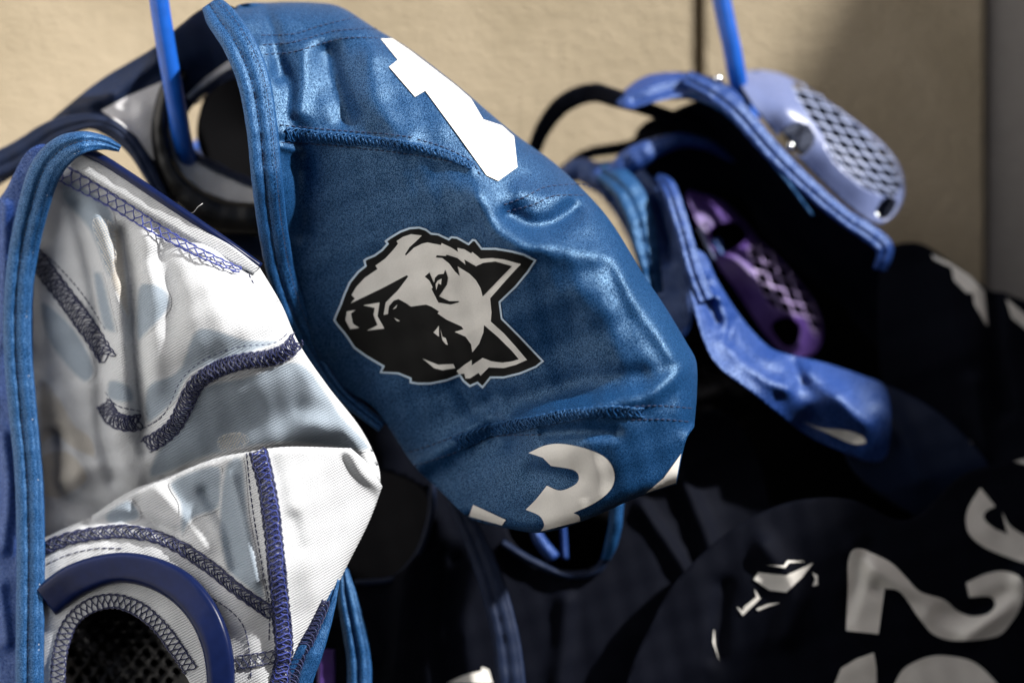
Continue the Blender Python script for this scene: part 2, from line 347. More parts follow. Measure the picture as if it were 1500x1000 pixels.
# ------------------------------------------------------------------ the wolf cap
cap = thing('water_polo_cap', 'blue cap with black and white wolf head emblem, hung in the centre', 'cap', P(800, 785, 10), 'water polo caps')
wolf = Sheet([(345, 10), (400, 4), (460, 4), (500, 11), (550, 42), (600, 72), (667, 123), (750, 193), (817, 243), (875, 300), (905, 340), (940, 398), (975, 450), (1006, 502), (1020, 530), (1021, 573), (1017, 625, 'c'), (1006, 642), (998, 672), (991, 709, 'c'), (942, 725), (902, 742), (851, 764), (792, 780), (733, 771), (686, 757), (642, 716), (605, 680), (550, 600), (490, 558), (447, 487), (413, 443), (388, 375), (380, 290), (374, 200), (362, 110), (345, 50)],
    [(640, 450, 0), (560, 400, 6), (700, 400, -13), (760, 340, -25), (560, 300, -6), (640, 300, -16), (470, 560, 32), (560, 560, 21), (640, 560, 12), (740, 520, -4), (840, 470, -20), (480, 450, 18), (440, 330, 9), (440, 250, 2), (500, 230, -4), (600, 235, -14), (410, 260, -6), (385, 260, -9), (400, 400, 19), (430, 480, 24), (385, 330, 4),
     (690, 270, -21), (740, 260, -13), (800, 245, 6), (450, 205, -4), (450, 120, 4), (450, 10, 24), (380, 100, -2), (360, 20, 14), (550, 150, -6), (540, 60, 10), (620, 100, 8), (620, 180, -12), (680, 160, -3), (700, 220, -12), (560, 215, -11),
     (880, 450, -27), (957, 535, -27), (830, 395, -26), (900, 370, -15), (960, 440, -13), (1005, 505, -13), (1015, 570, -17), (840, 560, -12), (730, 590, 6), (850, 612, -25), (940, 605, -28), (1000, 606, -22), (780, 618, -8), (720, 640, 10), (850, 690, -22), (850, 764, -13), (690, 757, 14), (605, 680, 28), (760, 720, -3), (950, 680, -23), (990, 709, -16), (660, 650, 17)],
    folds=[([(748, 316), (778, 330), (812, 326), (840, 308)], 15, -6), ([(700, 290), (740, 350), (800, 366), (870, 372)], 20, 4), ([(765, 282), (800, 288), (830, 280)], 16, 4),
           ([(480, 80), (488, 120), (505, 170)], 17, -4.5), ([(446, 75), (446, 110), (436, 160)], 15, 3), ([(388, 18), (402, 60), (408, 110)], 12, -3.5), ([(412, 95), (424, 130), (424, 170)], 11, -2.2), ([(540, 90), (548, 150), (590, 200)], 20, 3),
           ([(415, 196), (520, 204), (620, 218), (690, 246)], 9, 1.6), ([(383, 66), (450, 60), (540, 45)], 10, 1.4), ([(412, 215), (440, 222)], 5, 2), ([(436, 200), (442, 270), (446, 340)], 17, -3.5),
           ([(725, 597), (790, 580), (860, 560), (940, 548)], 18, -3), ([(740, 625), (810, 606), (880, 596)], 14, 4), ([(800, 636), (850, 632), (900, 634)], 11, -3), ([(600, 690), (680, 640), (730, 600)], 16, 4), ([(668, 560), (700, 600), (740, 640)], 18, -3), ([(780, 690), (840, 700)], 18, -3), ([(1000, 540), (950, 580), (900, 590)], 14, 3), ([(900, 380), (930, 440), (985, 520)], 14, 3)],
    rims=[([(345, 10), (400, 4), (460, 4), (500, 11), (550, 42), (600, 72), (667, 123), (750, 193), (817, 243), (875, 300), (905, 340), (940, 398), (975, 450), (1006, 502), (1020, 530), (1021, 573), (1017, 620)], 34, 16), ([(990, 709), (942, 725), (902, 742), (851, 764), (792, 780), (733, 771), (686, 757)], 18, 5)], step=4., zs=.92)
wolf.build('shell', M_blue, cap, back=24)
bp_ = [(308, 4, 10, 30), (322, 24, 2, 44), (350, 65, -8, 48), (372, 120, -12, 48), (384, 190, -14, 46), (391, 260, -13, 46), (399, 330, -3, 44), (412, 400, 10, 42), (432, 460, 19, 38), (462, 520, 27, 32), (500, 575, 29, 24), (560, 625, 29, 18)]
band('binding', bp_, M_bind, cap, h=3.4, prof='bind', th=2.5, tilt=-1.5)
for of_, hh in ((.12, 2.2), (-.62, 2.6), (.8, 2.4)): band_line('stitch_line', bp_, of_, hh, M_thrd, cap, dash=4, gap=3, r=.00016)
# seams
for y0, yy in ((0, [(383, 52), (430, 50), (470, 38), (524, 25)]), (1, [(385, 66), (430, 62), (490, 46), (552, 42)]), (2, [(388, 80), (430, 76), (500, 57), (556, 56)]), (3, [(410, 183), (480, 190), (560, 196), (610, 202)]), (4, [(412, 209), (480, 213), (560, 221), (620, 229), (665, 238)]), (5, [(612, 204), (650, 216), (690, 236), (704, 258)]), (6, [(738, 300), (770, 288), (800, 274), (850, 270), (868, 275)]), (7, [(742, 310), (780, 300), (812, 287), (860, 286)]),
               (8, [(930, 595), (970, 594), (1016, 598)]), (9, [(925, 615), (970, 614), (1015, 618)]), (10, [(600, 662), (650, 645), (680, 632)]), (11, [(606, 682), (660, 665), (720, 640), (800, 636)])):
    dashes('stitch_line', wolf, yy, M_thrd, cap, dash=6, gap=2.5)
overlock('overlock_seam', wolf, [(420, 197), (480, 202), (540, 207), (600, 215), (650, 226), (690, 243)], (19, 9), 10, M_bind, cap, r=.0004, edges=False, lift=.5, strands=2)
overlock('overlock_seam', wolf, [(668, 650), (720, 630), (780, 618), (830, 608), (880, 603), (940, 604)], (20, 14), 10, M_bind, cap, r=.0004, edges=False, lift=.6, strands=2)
# prints
wolf.prt('number_print', [(558, 57), (575, 57), (600, 74), (667, 125), (690, 145), (708, 175), (735, 184), (753, 200), (758, 245), (730, 265), (713, 257), (670, 197), (623, 133), (608, 142), (570, 98), (583, 88)], M_pw, cap, off=.7)
wolf.prt('number_print', [(774, 663, 'c'), (799, 652), (825, 650), (862, 658), (889, 672), (900, 694), (895, 716), (873, 735), (840, 751, 'c'), (848, 755), (850, 763, 'c'), (792, 778, 'c'), (797, 768), (790, 755), (770, 746, 'c'), (785, 731), (801, 711, 'c'), (821, 718), (843, 709), (848, 698), (840, 688), (807, 682, 'c'), (795, 670, 'c')], M_pw, cap, off=.7, smooth=True)
wolf.prt('number_print', [(693, 739), (741, 761), (735, 769), (687, 756)], M_pw, cap, off=.7)
wolf.prt('number_print', [(998, 664), (990, 707), (946, 722), (972, 700)], M_pw, cap, off=.7)
OUT = [(498, 445), (503, 431), (511, 413), (524, 397), (534, 389), (532, 381), (536, 378), (548, 373), (559, 365), (566, 357), (563, 353), (571, 347), (586, 338), (600, 333), (614, 332), (624, 335), (632, 341), (642, 342), (657, 349), (661, 346), (670, 347), (686, 356), (692, 350), (697, 351), (706, 363), (726, 363), (750, 367), (768, 372), (786, 381), (774, 399), (756, 421), (733, 443), (736, 466), (762, 492), (797, 529), (786, 538), (762, 548), (738, 554), (719, 554), (707, 569), (699, 562), (688, 567), (678, 559), (673, 551), (655, 558), (630, 563), (612, 563), (600, 561), (600, 555), (583, 548), (556, 546), (560, 537), (536, 523), (518, 510), (508, 495), (503, 488), (492, 475), (488, 469), (491, 461)]
def inset(poly, k):
    a = np.array(poly, float); n = len(a); out = []
    for i in range(n):
        t1 = a[i]-a[i-1]; t2 = a[(i+1) % n]-a[i]; t1 /= np.hypot(*t1); t2 /= np.hypot(*t2)
        n1 = np.array([-t1[1], t1[0]]); n2 = np.array([-t2[1], t2[0]]); b = n1+n2; b /= max(.9, 1+n1@n2); out.append(tuple(a[i]+k*b))
    return out
em = wolf.prt('emblem', OUT, M_pl, cap, off=.45, step=6)
wolf.prt('emblem_black', inset(OUT, 3.0), M_pk, em, off=.65, step=6)
W1 = [(514, 444), (520, 437), (515, 432), (522, 420), (534, 407), (553, 394), (550, 389), (564, 379), (576, 366), (583, 357), (581, 353), (590, 347), (602, 343), (618, 345), (610, 353), (600, 362), (593, 373), (595, 374), (606, 363), (618, 357), (626, 355), (646, 359), (647, 356), (660, 362), (671, 369), (670, 363), (680, 365), (690, 371), (692, 369), (704, 379), (721, 378), (738, 380), (763, 387), (757, 393), (738, 414), (718, 437), (720, 457), (719, 471), (738, 488), (756, 508), (772, 527), (756, 534), (738, 539), (716, 538), (704, 550), (701, 546), (688, 554), (682, 554), (680, 547), (672, 548), (669, 543), (682, 533), (691, 527), (691, 535), (707, 524), (720, 529), (736, 531), (750, 529), (760, 526), (750, 514), (730, 494), (709, 476), (708, 487), (702, 503), (692, 516), (690, 504), (682, 493), (666, 486), (679, 482), (676, 478), (654, 468), (641, 459), (643, 456), (632, 449), (624, 446), (602, 449), (595, 444), (584, 438), (577, 440), (570, 448), (568, 460), (562, 461), (565, 443), (583, 425), (598, 405), (596, 403), (560, 422)]
wolf.prt('emblem_white', W1, M_pw, em, off=.85, step=6)
for q in ([(508, 456), (521, 454), (514, 459), (517, 474), (526, 480), (513, 482), (506, 469)], [(532, 447), (556, 443), (553, 463), (563, 481), (538, 484), (553, 476), (547, 461), (549, 451)], [(577, 465), (586, 470), (582, 470.5)], [(575, 453), (582, 446), (580, 451)], [(635, 487), (643, 477), (643, 493)], [(645, 481), (648, 493), (653, 495), (656, 505), (653, 504), (648, 498)], [(619, 525), (642, 534), (664, 533), (667, 539), (648, 542), (636, 539)]):
    wolf.prt('emblem_white', q, M_pw, em, off=.85, step=6)
for q in ([(680, 380), (697, 390), (708, 385), (726, 383), (750, 390), (738, 402), (707, 434), (704, 422), (697, 410), (688, 401), (670, 390), (673, 404), (666, 397), (658, 386), (648, 378), (638, 377), (640, 374), (653, 375), (654, 373), (670, 378), (682, 388)], [(622, 405), (629, 399), (634, 411), (636, 414), (637, 407), (642, 402), (650, 401), (652, 395), (656, 407), (654, 417), (643, 434), (658, 441), (673, 441), (671, 443), (660, 446), (642, 443), (635, 429), (632, 423), (634, 421), (629, 411)]):
    wolf.prt('emblem_black', q, M_pk, em, off=1.05, step=6)
wolf.prt('emblem_white', [(641, 411), (647, 408), (646, 417), (642, 415), (639, 425), (638, 416)], M_pw, em, off=1.25, step=6)
# far side of the cap seen through its opening
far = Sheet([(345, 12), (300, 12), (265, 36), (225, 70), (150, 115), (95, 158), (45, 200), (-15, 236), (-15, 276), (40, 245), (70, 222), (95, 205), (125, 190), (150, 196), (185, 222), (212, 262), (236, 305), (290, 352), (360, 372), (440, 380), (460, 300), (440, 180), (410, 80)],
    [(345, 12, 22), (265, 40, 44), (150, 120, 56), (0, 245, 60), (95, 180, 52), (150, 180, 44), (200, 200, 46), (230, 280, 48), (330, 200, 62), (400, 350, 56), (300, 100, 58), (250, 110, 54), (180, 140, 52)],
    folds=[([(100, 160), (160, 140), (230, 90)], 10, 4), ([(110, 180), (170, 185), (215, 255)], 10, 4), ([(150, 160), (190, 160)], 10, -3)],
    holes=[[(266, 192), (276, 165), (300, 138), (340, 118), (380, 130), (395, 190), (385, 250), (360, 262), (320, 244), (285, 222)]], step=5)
far.build('far_side', M_dkb, cap, th=1.2)  # lining side, darkened to blue for the shade inside the cap
far.prt('white_lining', [(148, 162), (190, 140), (240, 118), (262, 110), (243, 150), (232, 200), (240, 250), (222, 232), (200, 200), (178, 182)], M_rib, cap, off=1.)
far.prt('white_lining', [(272, 141), (300, 115), (338, 87), (350, 84), (350, 96), (310, 122), (280, 150)], M_rib, cap, off=1.)
far.prt('white_lining', [(247, 176), (256, 200), (278, 226), (320, 250), (372, 272), (384, 290), (366, 299), (332, 293), (298, 280), (270, 258), (254, 228), (245, 195)], M_rib, cap, off=1.)
pd = Sheet([(292, 165), (312, 120), (350, 95), (420, 90), (430, 300), (360, 285), (315, 255), (290, 210)], [(292, 165, 70), (420, 90, 74), (430, 300, 74), (300, 220, 70), (360, 190, 84)], step=8, wob=0)
pd.build('ear_backing', M_black, cap, th=1.5)  # dark sheet added so the ear hole shows black shade
band('ear_guard', [(262, 100, 50, 26), (243, 140, 47, 24), (234, 180, 46, 24), (236, 215, 46, 26), (249, 255, 46, 32), (276, 290, 46, 42), (320, 316, 46, 48), (380, 322, 46, 48)], M_plk, cap, h=4, th=5)
overlock('overlock_seam', far, [(258, 200), (280, 224), (320, 247), (372, 270)], 12, 8, M_thrd, cap, lift=1.6, edges=False)
overlock('overlock_seam', far, [(282, 150), (310, 126), (350, 100)], 12, 8, M_thrd, cap, lift=1.6, edges=False)
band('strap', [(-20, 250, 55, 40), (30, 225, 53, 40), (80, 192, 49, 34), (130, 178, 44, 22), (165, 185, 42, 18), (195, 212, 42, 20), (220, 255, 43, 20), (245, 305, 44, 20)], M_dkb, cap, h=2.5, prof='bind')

# ------------------------------------------------------------------ the inside-out cap
cap2 = thing('water_polo_cap', 'inside-out cap showing white lining with navy overlocked seams and blue edging', 'cap', P(280, 1020, -10), 'water polo caps')
up = Sheet([(90, 232, 'c'), (112, 218), (160, 245), (250, 303), (378, 388, 'c'), (412, 445), (438, 503), (480, 565), (530, 630), (556, 690), (545, 730), (480, 745), (300, 790), (100, 810), (30, 800), (30, 600), (30, 450), (36, 360), (60, 285)],
    [(90, 232, 16), (230, 300, 0), (370, 388, -2), (60, 330, 28), (60, 500, 32), (60, 650, 32), (110, 380, 20), (120, 600, 26), (150, 700, 24), (230, 420, -6), (300, 420, -20), (360, 470, -20), (280, 500, -20), (420, 500, -14), (220, 560, -2), (340, 545, -16), (350, 600, -9), (430, 590, -11), (270, 640, 0), (350, 650, -3), (430, 640, -5), (500, 640, 4), (550, 690, 6), (240, 700, 22), (400, 740, 24), (100, 780, 26), (520, 730, 14), (170, 480, 8)],
    folds=[([(178, 340), (193, 420), (199, 520), (207, 600), (212, 660)], 9, -9), ([(140, 320), (165, 400), (176, 500), (182, 620)], 15, 9), ([(110, 300), (135, 400), (148, 500), (150, 620), (165, 700)], 9, -6), ([(212, 350), (222, 450), (226, 560)], 14, 6), ([(230, 380), (250, 430), (250, 480)], 12, -3), ([(210, 660), (260, 610), (290, 560), (360, 535), (430, 505)], 11, 4), ([(60, 560), (100, 620), (110, 700)], 14, 4), ([(80, 640), (90, 720), (140, 750)], 10, -5), ([(450, 620), (520, 640), (550, 690)], 14, 5), ([(280, 690), (350, 630), (430, 600)], 18, -5), ([(100, 700), (150, 680), (200, 700)], 12, 4), ([(60, 440), (100, 500), (140, 560)], 16, 3)],
    rims=[([(412, 445), (438, 503), (480, 565), (530, 630), (556, 690)], 24, 9)], step=4., wob=.8)
up.folds = [(p, w_*1.3, a_*.78) for p, w_, a_ in up.folds]
up.build('lining', M_white, cap2, back=14)
low = Sheet([(30, 810), (70, 785), (100, 771), (134, 755), (188, 720), (240, 700), (312, 672), (360, 662), (420, 654), (514, 656, 'c'), (540, 680), (560, 712, 'c'), (540, 765), (510, 825), (480, 885), (450, 935), (428, 975), (415, 1030, 'c'), (285, 1030, 'c'), (278, 1000), (258, 968), (240, 940), (215, 912), (182, 893), (150, 892), (118, 910), (100, 945), (95, 1000), (95, 1030, 'c'), (30, 1030, 'c')],
    [(40, 815, 22), (134, 755, 18), (240, 702, 6), (360, 664, -14), (510, 658, -12), (560, 712, 4), (430, 740, -26), (400, 830, -28), (500, 800, -10), (460, 900, -14), (420, 1000, -14), (330, 760, -9), (250, 770, 2), (150, 800, 10), (60, 900, 14), (60, 1000, 12), (180, 880, 2), (340, 900, -18), (340, 1020, -16), (270, 980, -8), (270, 850, -6)],
    folds=[([(300, 720), (330, 770), (345, 830)], 10, -4), ([(340, 700), (355, 760), (375, 850)], 8, 3), ([(230, 720), (270, 760), (300, 800)], 14, 3), ([(200, 740), (230, 770)], 10, -3), ([(378, 665), (392, 720), (400, 780), (406, 840), (412, 900), (416, 960)], 13, 3), ([(512, 660), (530, 690), (556, 714)], 10, 4), ([(430, 760), (440, 800)], 12, -1.5), ([(130, 765), (200, 760), (260, 780)], 8, -3)],
    rims=[([(560, 712), (540, 765), (510, 825), (480, 885), (450, 935), (428, 975)], 22, 6), ([(134, 755), (188, 720), (240, 700), (312, 672), (360, 662), (420, 654), (514, 656)], 10, 4)], step=4., wob=.5, zs=.9)
low.build('lining', M_white, cap2, th=1.)
# print showing through the lining
for sh, poly, m_ in ((up, [(100, 262), (160, 300), (170, 360), (160, 410), (130, 340), (90, 290)], M_ghost), (up, [(135, 325), (175, 335), (185, 400), (190, 470), (165, 420)], M_ghost2), (up, [(150, 400), (168, 470), (170, 488), (150, 480), (135, 400)], M_ghost), (up, [(205, 415), (240, 420), (250, 450), (215, 490), (200, 500), (198, 450)], M_ghost), (up, [(290, 480), (360, 495), (415, 500), (330, 530), (280, 550), (255, 590), (215, 620), (215, 565), (260, 540)], M_ghost), (up, [(160, 555), (192, 565), (195, 590), (158, 585)], M_ghost),
                    (up, [(240, 640), (290, 570), (360, 550), (440, 530), (500, 605), (540, 660), (420, 650), (310, 668), (220, 700)], M_ghost), (up, [(60, 560), (90, 585), (110, 620), (135, 640), (140, 670), (110, 660), (80, 640), (60, 650)], M_ghost2), (up, [(58, 670), (100, 660), (130, 700), (90, 730), (60, 720)], M_ghost2), (up, [(60, 440), (110, 480), (140, 540), (120, 560), (70, 500)], M_ghost), (up, [(320, 640), (350, 632), (365, 645), (345, 660), (322, 660)], M_ghost2),
                    (low, [(250, 704), (318, 680), (325, 715), (320, 745), (285, 760), (265, 785), (262, 740)], M_ghost), (low, [(330, 680), (356, 672), (366, 760), (385, 850), (388, 880), (360, 860), (330, 830), (320, 760)], M_ghost), (low, [(155, 750), (190, 730), (205, 760), (160, 768)], M_ghost)):
    c_ = [( *p,) for p in poly]; sh.prt('show_through_print', c_, m_, cap2, off=.35, smooth=True, step=4., soft=6.)
# ear guard pockets: blue plastic rings
band('ear_guard_ring', [(67, 881, 12, 52), (110, 850, 5, 50), (165, 832, 0, 45), (215, 836, -5, 46), (262, 858, -11, 48), (296, 895, -16, 46), (316, 940, -19, 44), (323, 985, -20, 42), (323, 1035, -20, 40)], M_plb, cap2, h=4.0, prof='flat', th=4, wob=.05)
band('ear_guard_ring', [(112, 214, 8, 16), (160, 240, 4, 15), (250, 300, -4, 14), (330, 354, -6, 13), (382, 390, -3, 10)], M_plb, cap2, h=2.4, th=3, wob=.05)
band('white_edge', [(108, 232, 9, 24), (162, 262, 4, 30), (252, 318, -4, 28), (332, 368, -7, 24), (376, 396, -4, 14)], M_white, cap2, h=1.6, prof='flat', th=2, wob=.15)
dome = Sheet([(70, 870), (180, 850), (270, 900), (310, 1040), (60, 1040)], [(70, 870, 26), (180, 850, 22), (300, 1030, 16), (60, 1030, 26), (180, 960, 40)], holes=[[(x-6, y, 'c'), (x, y-6, 'c'), (x+6, y, 'c'), (x, y+6, 'c')] for i, y in enumerate(range(905, 1030, 13)) for x in range(105+(i % 2)*11, 265, 22)], step=6, wob=0)
dome.build('ear_guard_dome', M_plk, cap2, th=2.)
dome_backing = Sheet([(40, 860), (180, 835), (290, 890), (330, 1045), (40, 1045)], [(40, 860, 34), (180, 835, 30), (330, 1030, 30), (60, 1030, 34), (180, 960, 48)], step=12, wob=0)
dome_backing.build('ear_backing', M_black, cap2, th=2.)  # dark backing added so shade fills the dome holes
# seams
overlock('overlock_seam', up, [(48, 372), (75, 408), (99, 440), (130, 482), (157, 525)], 25, 13, M_thr, cap2, r=.00028)
dashes('stitch_line', up, [(52, 360), (80, 385), (120, 430), (156, 485)], M_thr, cap2, dash=7, gap=1.5)
class Over:                                                         # seam on the white edge strip
    def __init__(s, a, o): s.a = a; s.o = o
    def f(s, x, y): return s.a.f(x, y)-s.o
overlock('overlock_seam', Over(up, 1.5), [(88, 252), (124, 272), (160, 292), (224, 332), (280, 364), (332, 388), (352, 396)], (24, 8), 15, M_thrb, cap2, r=.00026, strands=1)
overlock('overlock_seam', up, [(214, 652), (236, 640), (256, 622), (270, 596), (288, 562), (316, 542), (352, 530), (395, 524), (420, 514), (436, 497)], 22, 10.5, M_thr, cap2, r=.00032, strands=2)
dashes('stitch_line', up, [(208, 628), (235, 612), (250, 590), (266, 556), (300, 526), (350, 508), (400, 503), (426, 484)], M_thr, cap2, dash=8, gap=1)
overlock('overlock_seam', up, [(152, 590), (165, 612), (186, 620), (206, 618)], 22, 10.5, M_thr, cap2, r=.00032, strands=2)
dashes('stitch_line', up, [(154, 574), (172, 594), (206, 602)], M_thr, cap2, dash=8, gap=1)
dashes('stitch_line', up, [(345, 385), (360, 395), (374, 420)], M_thr, cap2)
overlock('overlock_seam', low, [(378, 660), (392, 720), (400, 780), (406, 840), (412, 900), (416, 955), (408, 1010)], 25, 11, M_thr, cap2, r=.00032, strands=2)
overlock('overlock_seam', low, [(378, 660), (392, 720), (400, 780), (406, 840), (412, 900), (416, 955), (408, 1010)], 20, 9, M_thrb, cap2, r=.00028, strands=1, edges=False, lift=1.1)
dashes('stitch_line', low, [(361, 664), (366, 715), (373, 765), (384, 830), (394, 885), (394, 940)], M_thr, cap2, dash=8, gap=1.2)
overlock('overlock_seam', low, [(40, 816), (70, 800), (110, 786), (180, 778), (240, 790), (300, 825), (350, 865), (398, 898)], 17, 17, M_thr, cap2, r=.00032, strands=2)
dashes('stitch_line', low, [(68, 826), (100, 812), (140, 803), (185, 803)], M_thr, cap2, dash=9, gap=1.5)
overlock('overlock_seam', low, [(84, 1010), (87, 960), (101, 915), (130, 888), (168, 880), (205, 893), (236, 920), (258, 950), (280, 982)], 20, 9, M_thr, cap2, r=.00026, strands=1)
dashes('stitch_line', low, [(312, 876), (340, 896), (358, 920), (366, 960), (368, 1000)], M_thr, cap2, dash=8, gap=1.2)
overlock('overlock_seam', low, [(345, 970), (375, 966), (408, 960)], 18, 11, M_thr, cap2, r=.0002, strands=1)
# blue edging on the left, and at lower right
outer = Sheet([(-20, 330), (10, 275), (40, 222), (70, 214), (80, 260), (50, 400), (45, 1030), (-20, 1030)], [(0, 330, 26), (50, 230, 14), (20, 500, 28), (20, 900, 22), (-10, 700, 30), (60, 300, 20)], folds=[([(5, 640), (12, 720), (5, 800)], 10, 4), ([(0, 860), (10, 940)], 8, 3), ([(8, 300), (5, 500)], 8, 3)], step=6)
outer.build('outer_fabric', M_royal, cap2, th=1.2)
b2 = [(176, 218, 8, 10), (150, 209, 3, 22), (120, 209, -3, 34), (90, 222, 0, 44), (66, 252, 6, 48), (50, 300, 12, 46), (36, 360, 18, 44), (27, 430, 20, 42), (26, 510, 20, 42), (33, 600, 19, 42), (42, 690, 17, 42), (45, 800, 14, 42), (44, 920, 10, 42), (43, 1035, 8, 42)]
band('binding', b2, M_bind, cap2, h=3.2, prof='bind', th=2.5, tilt=1.2)
for of_, hh in ((.12, 2.0), (-.62, 2.4)): band_line('stitch_line', b2, of_, hh, M_thrw if of_ < 0 else M_thrd, cap2, dash=4, gap=4, r=.00015)
b3 = [(494, 848, -4, 8), (484, 880, -6, 18), (470, 915, -8, 30), (452, 955, -10, 42), (436, 990, -10, 48), (424, 1035, -10, 50)]
band('binding', b3, M_bind, cap2, h=2.6, prof='bind', th=2.5)
overlock('overlock_seam', Band_f(-11), [(478, 880), (462, 915), (442, 955), (424, 1000)], (10, 24), 8, M_thr, cap2, r=.0003)
ln = PA(np.array([280, 284, 290, 297]), np.array([312, 311, 303, 298]), np.array([-2., -4, -6, -7]))
V, F = tubes([ln], .00012, 4); finish('loose_thread', V, F, M_thrw, cap2)

# ------------------------------------------------------------------ cap behind the others, blackened to fill the gaps with shade
cap8 = thing('water_polo_cap', 'cap hanging behind, blackened for the shade in the gaps below the wolf cap', 'cap', P(800, 1060, 120), 'water polo caps')
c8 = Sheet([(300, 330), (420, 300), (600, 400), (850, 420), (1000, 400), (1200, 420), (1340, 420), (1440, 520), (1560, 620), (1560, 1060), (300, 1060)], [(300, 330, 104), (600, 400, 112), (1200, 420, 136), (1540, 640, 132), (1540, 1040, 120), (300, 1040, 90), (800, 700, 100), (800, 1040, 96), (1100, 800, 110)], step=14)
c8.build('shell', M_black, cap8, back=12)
# ------------------------------------------------------------------ dark cap below the centre
cap3 = thing('water_polo_cap', 'cap darkened to navy for the shadow under the wolf cap, with dangling strap', 'cap', P(760, 1040, 60), 'water polo caps')
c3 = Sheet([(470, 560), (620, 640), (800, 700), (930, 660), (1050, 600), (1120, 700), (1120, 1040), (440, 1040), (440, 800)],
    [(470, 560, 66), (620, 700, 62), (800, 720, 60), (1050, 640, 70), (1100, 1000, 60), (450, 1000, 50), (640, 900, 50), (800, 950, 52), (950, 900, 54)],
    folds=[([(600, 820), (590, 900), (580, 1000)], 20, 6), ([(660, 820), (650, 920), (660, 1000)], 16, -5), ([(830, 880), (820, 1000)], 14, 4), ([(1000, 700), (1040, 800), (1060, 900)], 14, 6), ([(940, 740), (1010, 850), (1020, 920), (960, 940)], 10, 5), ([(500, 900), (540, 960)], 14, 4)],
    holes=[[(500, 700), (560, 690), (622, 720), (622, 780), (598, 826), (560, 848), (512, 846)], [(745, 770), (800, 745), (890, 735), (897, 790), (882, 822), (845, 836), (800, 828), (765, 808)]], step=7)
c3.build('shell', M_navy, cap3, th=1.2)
band('binding', [(634, 700, 58, 10), (630, 760, 56, 11), (610, 815, 54, 11), (575, 848, 54, 11), (520, 854, 54, 11)], M_dkb, cap3, h=3, prof='round')
e_ = Band_f(51); dashes('stitch_line', e_, [(632, 720), (626, 770), (604, 822), (570, 850), (530, 854)], M_thrw, cap3, dash=2.5, gap=4, r=.00015)
band('binding', [(735, 795, 54, 12), (780, 822, 52, 12), (830, 842, 52, 12), (870, 838, 52, 12), (888, 816, 50, 12)], M_dkb, cap3, h=3, prof='round')
band('opening_strip', [(886, 820, 49, 12), (894, 800, 44, 18), (901, 770, 40, 20), (904, 735, 38, 20)], M_bind, cap3, h=3, prof='round')  # lit end of the binding, painted as a lighter blue length
band('strap', [(668, 730, 50, 26), (700, 800, 42, 34), (722, 860, 38, 38), (740, 930, 36, 40), (748, 990, 35, 42), (752, 1040, 35, 42)], M_dkb, cap3, h=2, prof='bind')
band('strap', [(503, 832, 30, 12), (508, 870, 26, 28), (518, 920, 25, 34), (526, 970, 25, 36), (526, 1040, 25, 38)], M_bind, cap3, h=4, prof='bind')
band('ear_guard', [(478, 950, 30, 26), (478, 1040, 30, 28)], M_plp, cap3, h=2, prof='flat', th=8)
band('ear_guard', [(778, 760, 62, 14), (790, 790, 60, 18), (812, 818, 62, 20)], M_royal, cap3, h=4)
band('opening_strip', [(824, 755, 62, 9), (828, 818, 62, 9)], M_royal, cap3, h=3)
c3.prt('emblem', [(655, 1000), (680, 988), (705, 982), (706, 976), (716, 980), (722, 1000)], M_pw, cap3, off=.6)

# ------------------------------------------------------------------ upper right cap with the pale guard
def grille(name, sh, poly, ax, bx, pitch, m, parent, r):
    """two crossing families of thin curved bars across an opening"""
    P_ = cr(poly, 3, True); c = P_.mean(0); lines = []
    for a, b in ((np.array(ax, float), np.array(bx, float)), (np.array(bx, float), np.array(ax, float))):
        a /= np.hypot(*a); b /= np.hypot(*b)
        for i in range(-20, 21):
            t = np.arange(-160, 160, 2.); q = c+b*(i*pitch)+t[:, None]*a+(t[:, None]**2)*.0009*np.array([.6, -.8])
            k = inside(q[:, 0], q[:, 1], P_)|(dist_path(q[:, 0], q[:, 1], np.vstack([P_, P_[:1]])) < 3)
            run = []
            for p, z in zip(q, k):
                if z: run.append(p)
                if (not z) and run:
                    if len(run) > 3: R_ = np.array(run); lines.append(PA(R_[:, 0], R_[:, 1], sh.f(R_[:, 0], R_[:, 1])+.6))
                    run = []
    V, F = tubes(lines, r, 6); return finish(name, V, F, m, parent)
G1R = [(1162, 122), (1184, 131), (1212, 152), (1250, 181), (1287, 212), (1311, 243), (1318, 274), (1306, 288), (1284, 283), (1262, 273), (1238, 252), (1216, 228), (1205, 198), (1184, 168), (1168, 146)]
G2R = [(1096, 368), (1110, 358), (1124, 368), (1150, 394), (1183, 438), (1199, 476), (1193, 492), (1178, 468), (1150, 456), (1126, 442), (1106, 402)]
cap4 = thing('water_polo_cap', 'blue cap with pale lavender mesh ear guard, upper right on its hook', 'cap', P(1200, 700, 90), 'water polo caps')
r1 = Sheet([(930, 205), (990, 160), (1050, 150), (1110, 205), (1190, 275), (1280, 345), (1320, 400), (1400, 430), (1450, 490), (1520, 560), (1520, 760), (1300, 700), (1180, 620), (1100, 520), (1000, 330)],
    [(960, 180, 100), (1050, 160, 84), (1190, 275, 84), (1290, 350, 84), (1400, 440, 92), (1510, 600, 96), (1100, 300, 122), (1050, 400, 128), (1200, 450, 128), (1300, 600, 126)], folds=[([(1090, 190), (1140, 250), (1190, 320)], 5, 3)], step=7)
r1.build('shell', M_navy, cap4, th=1.2)
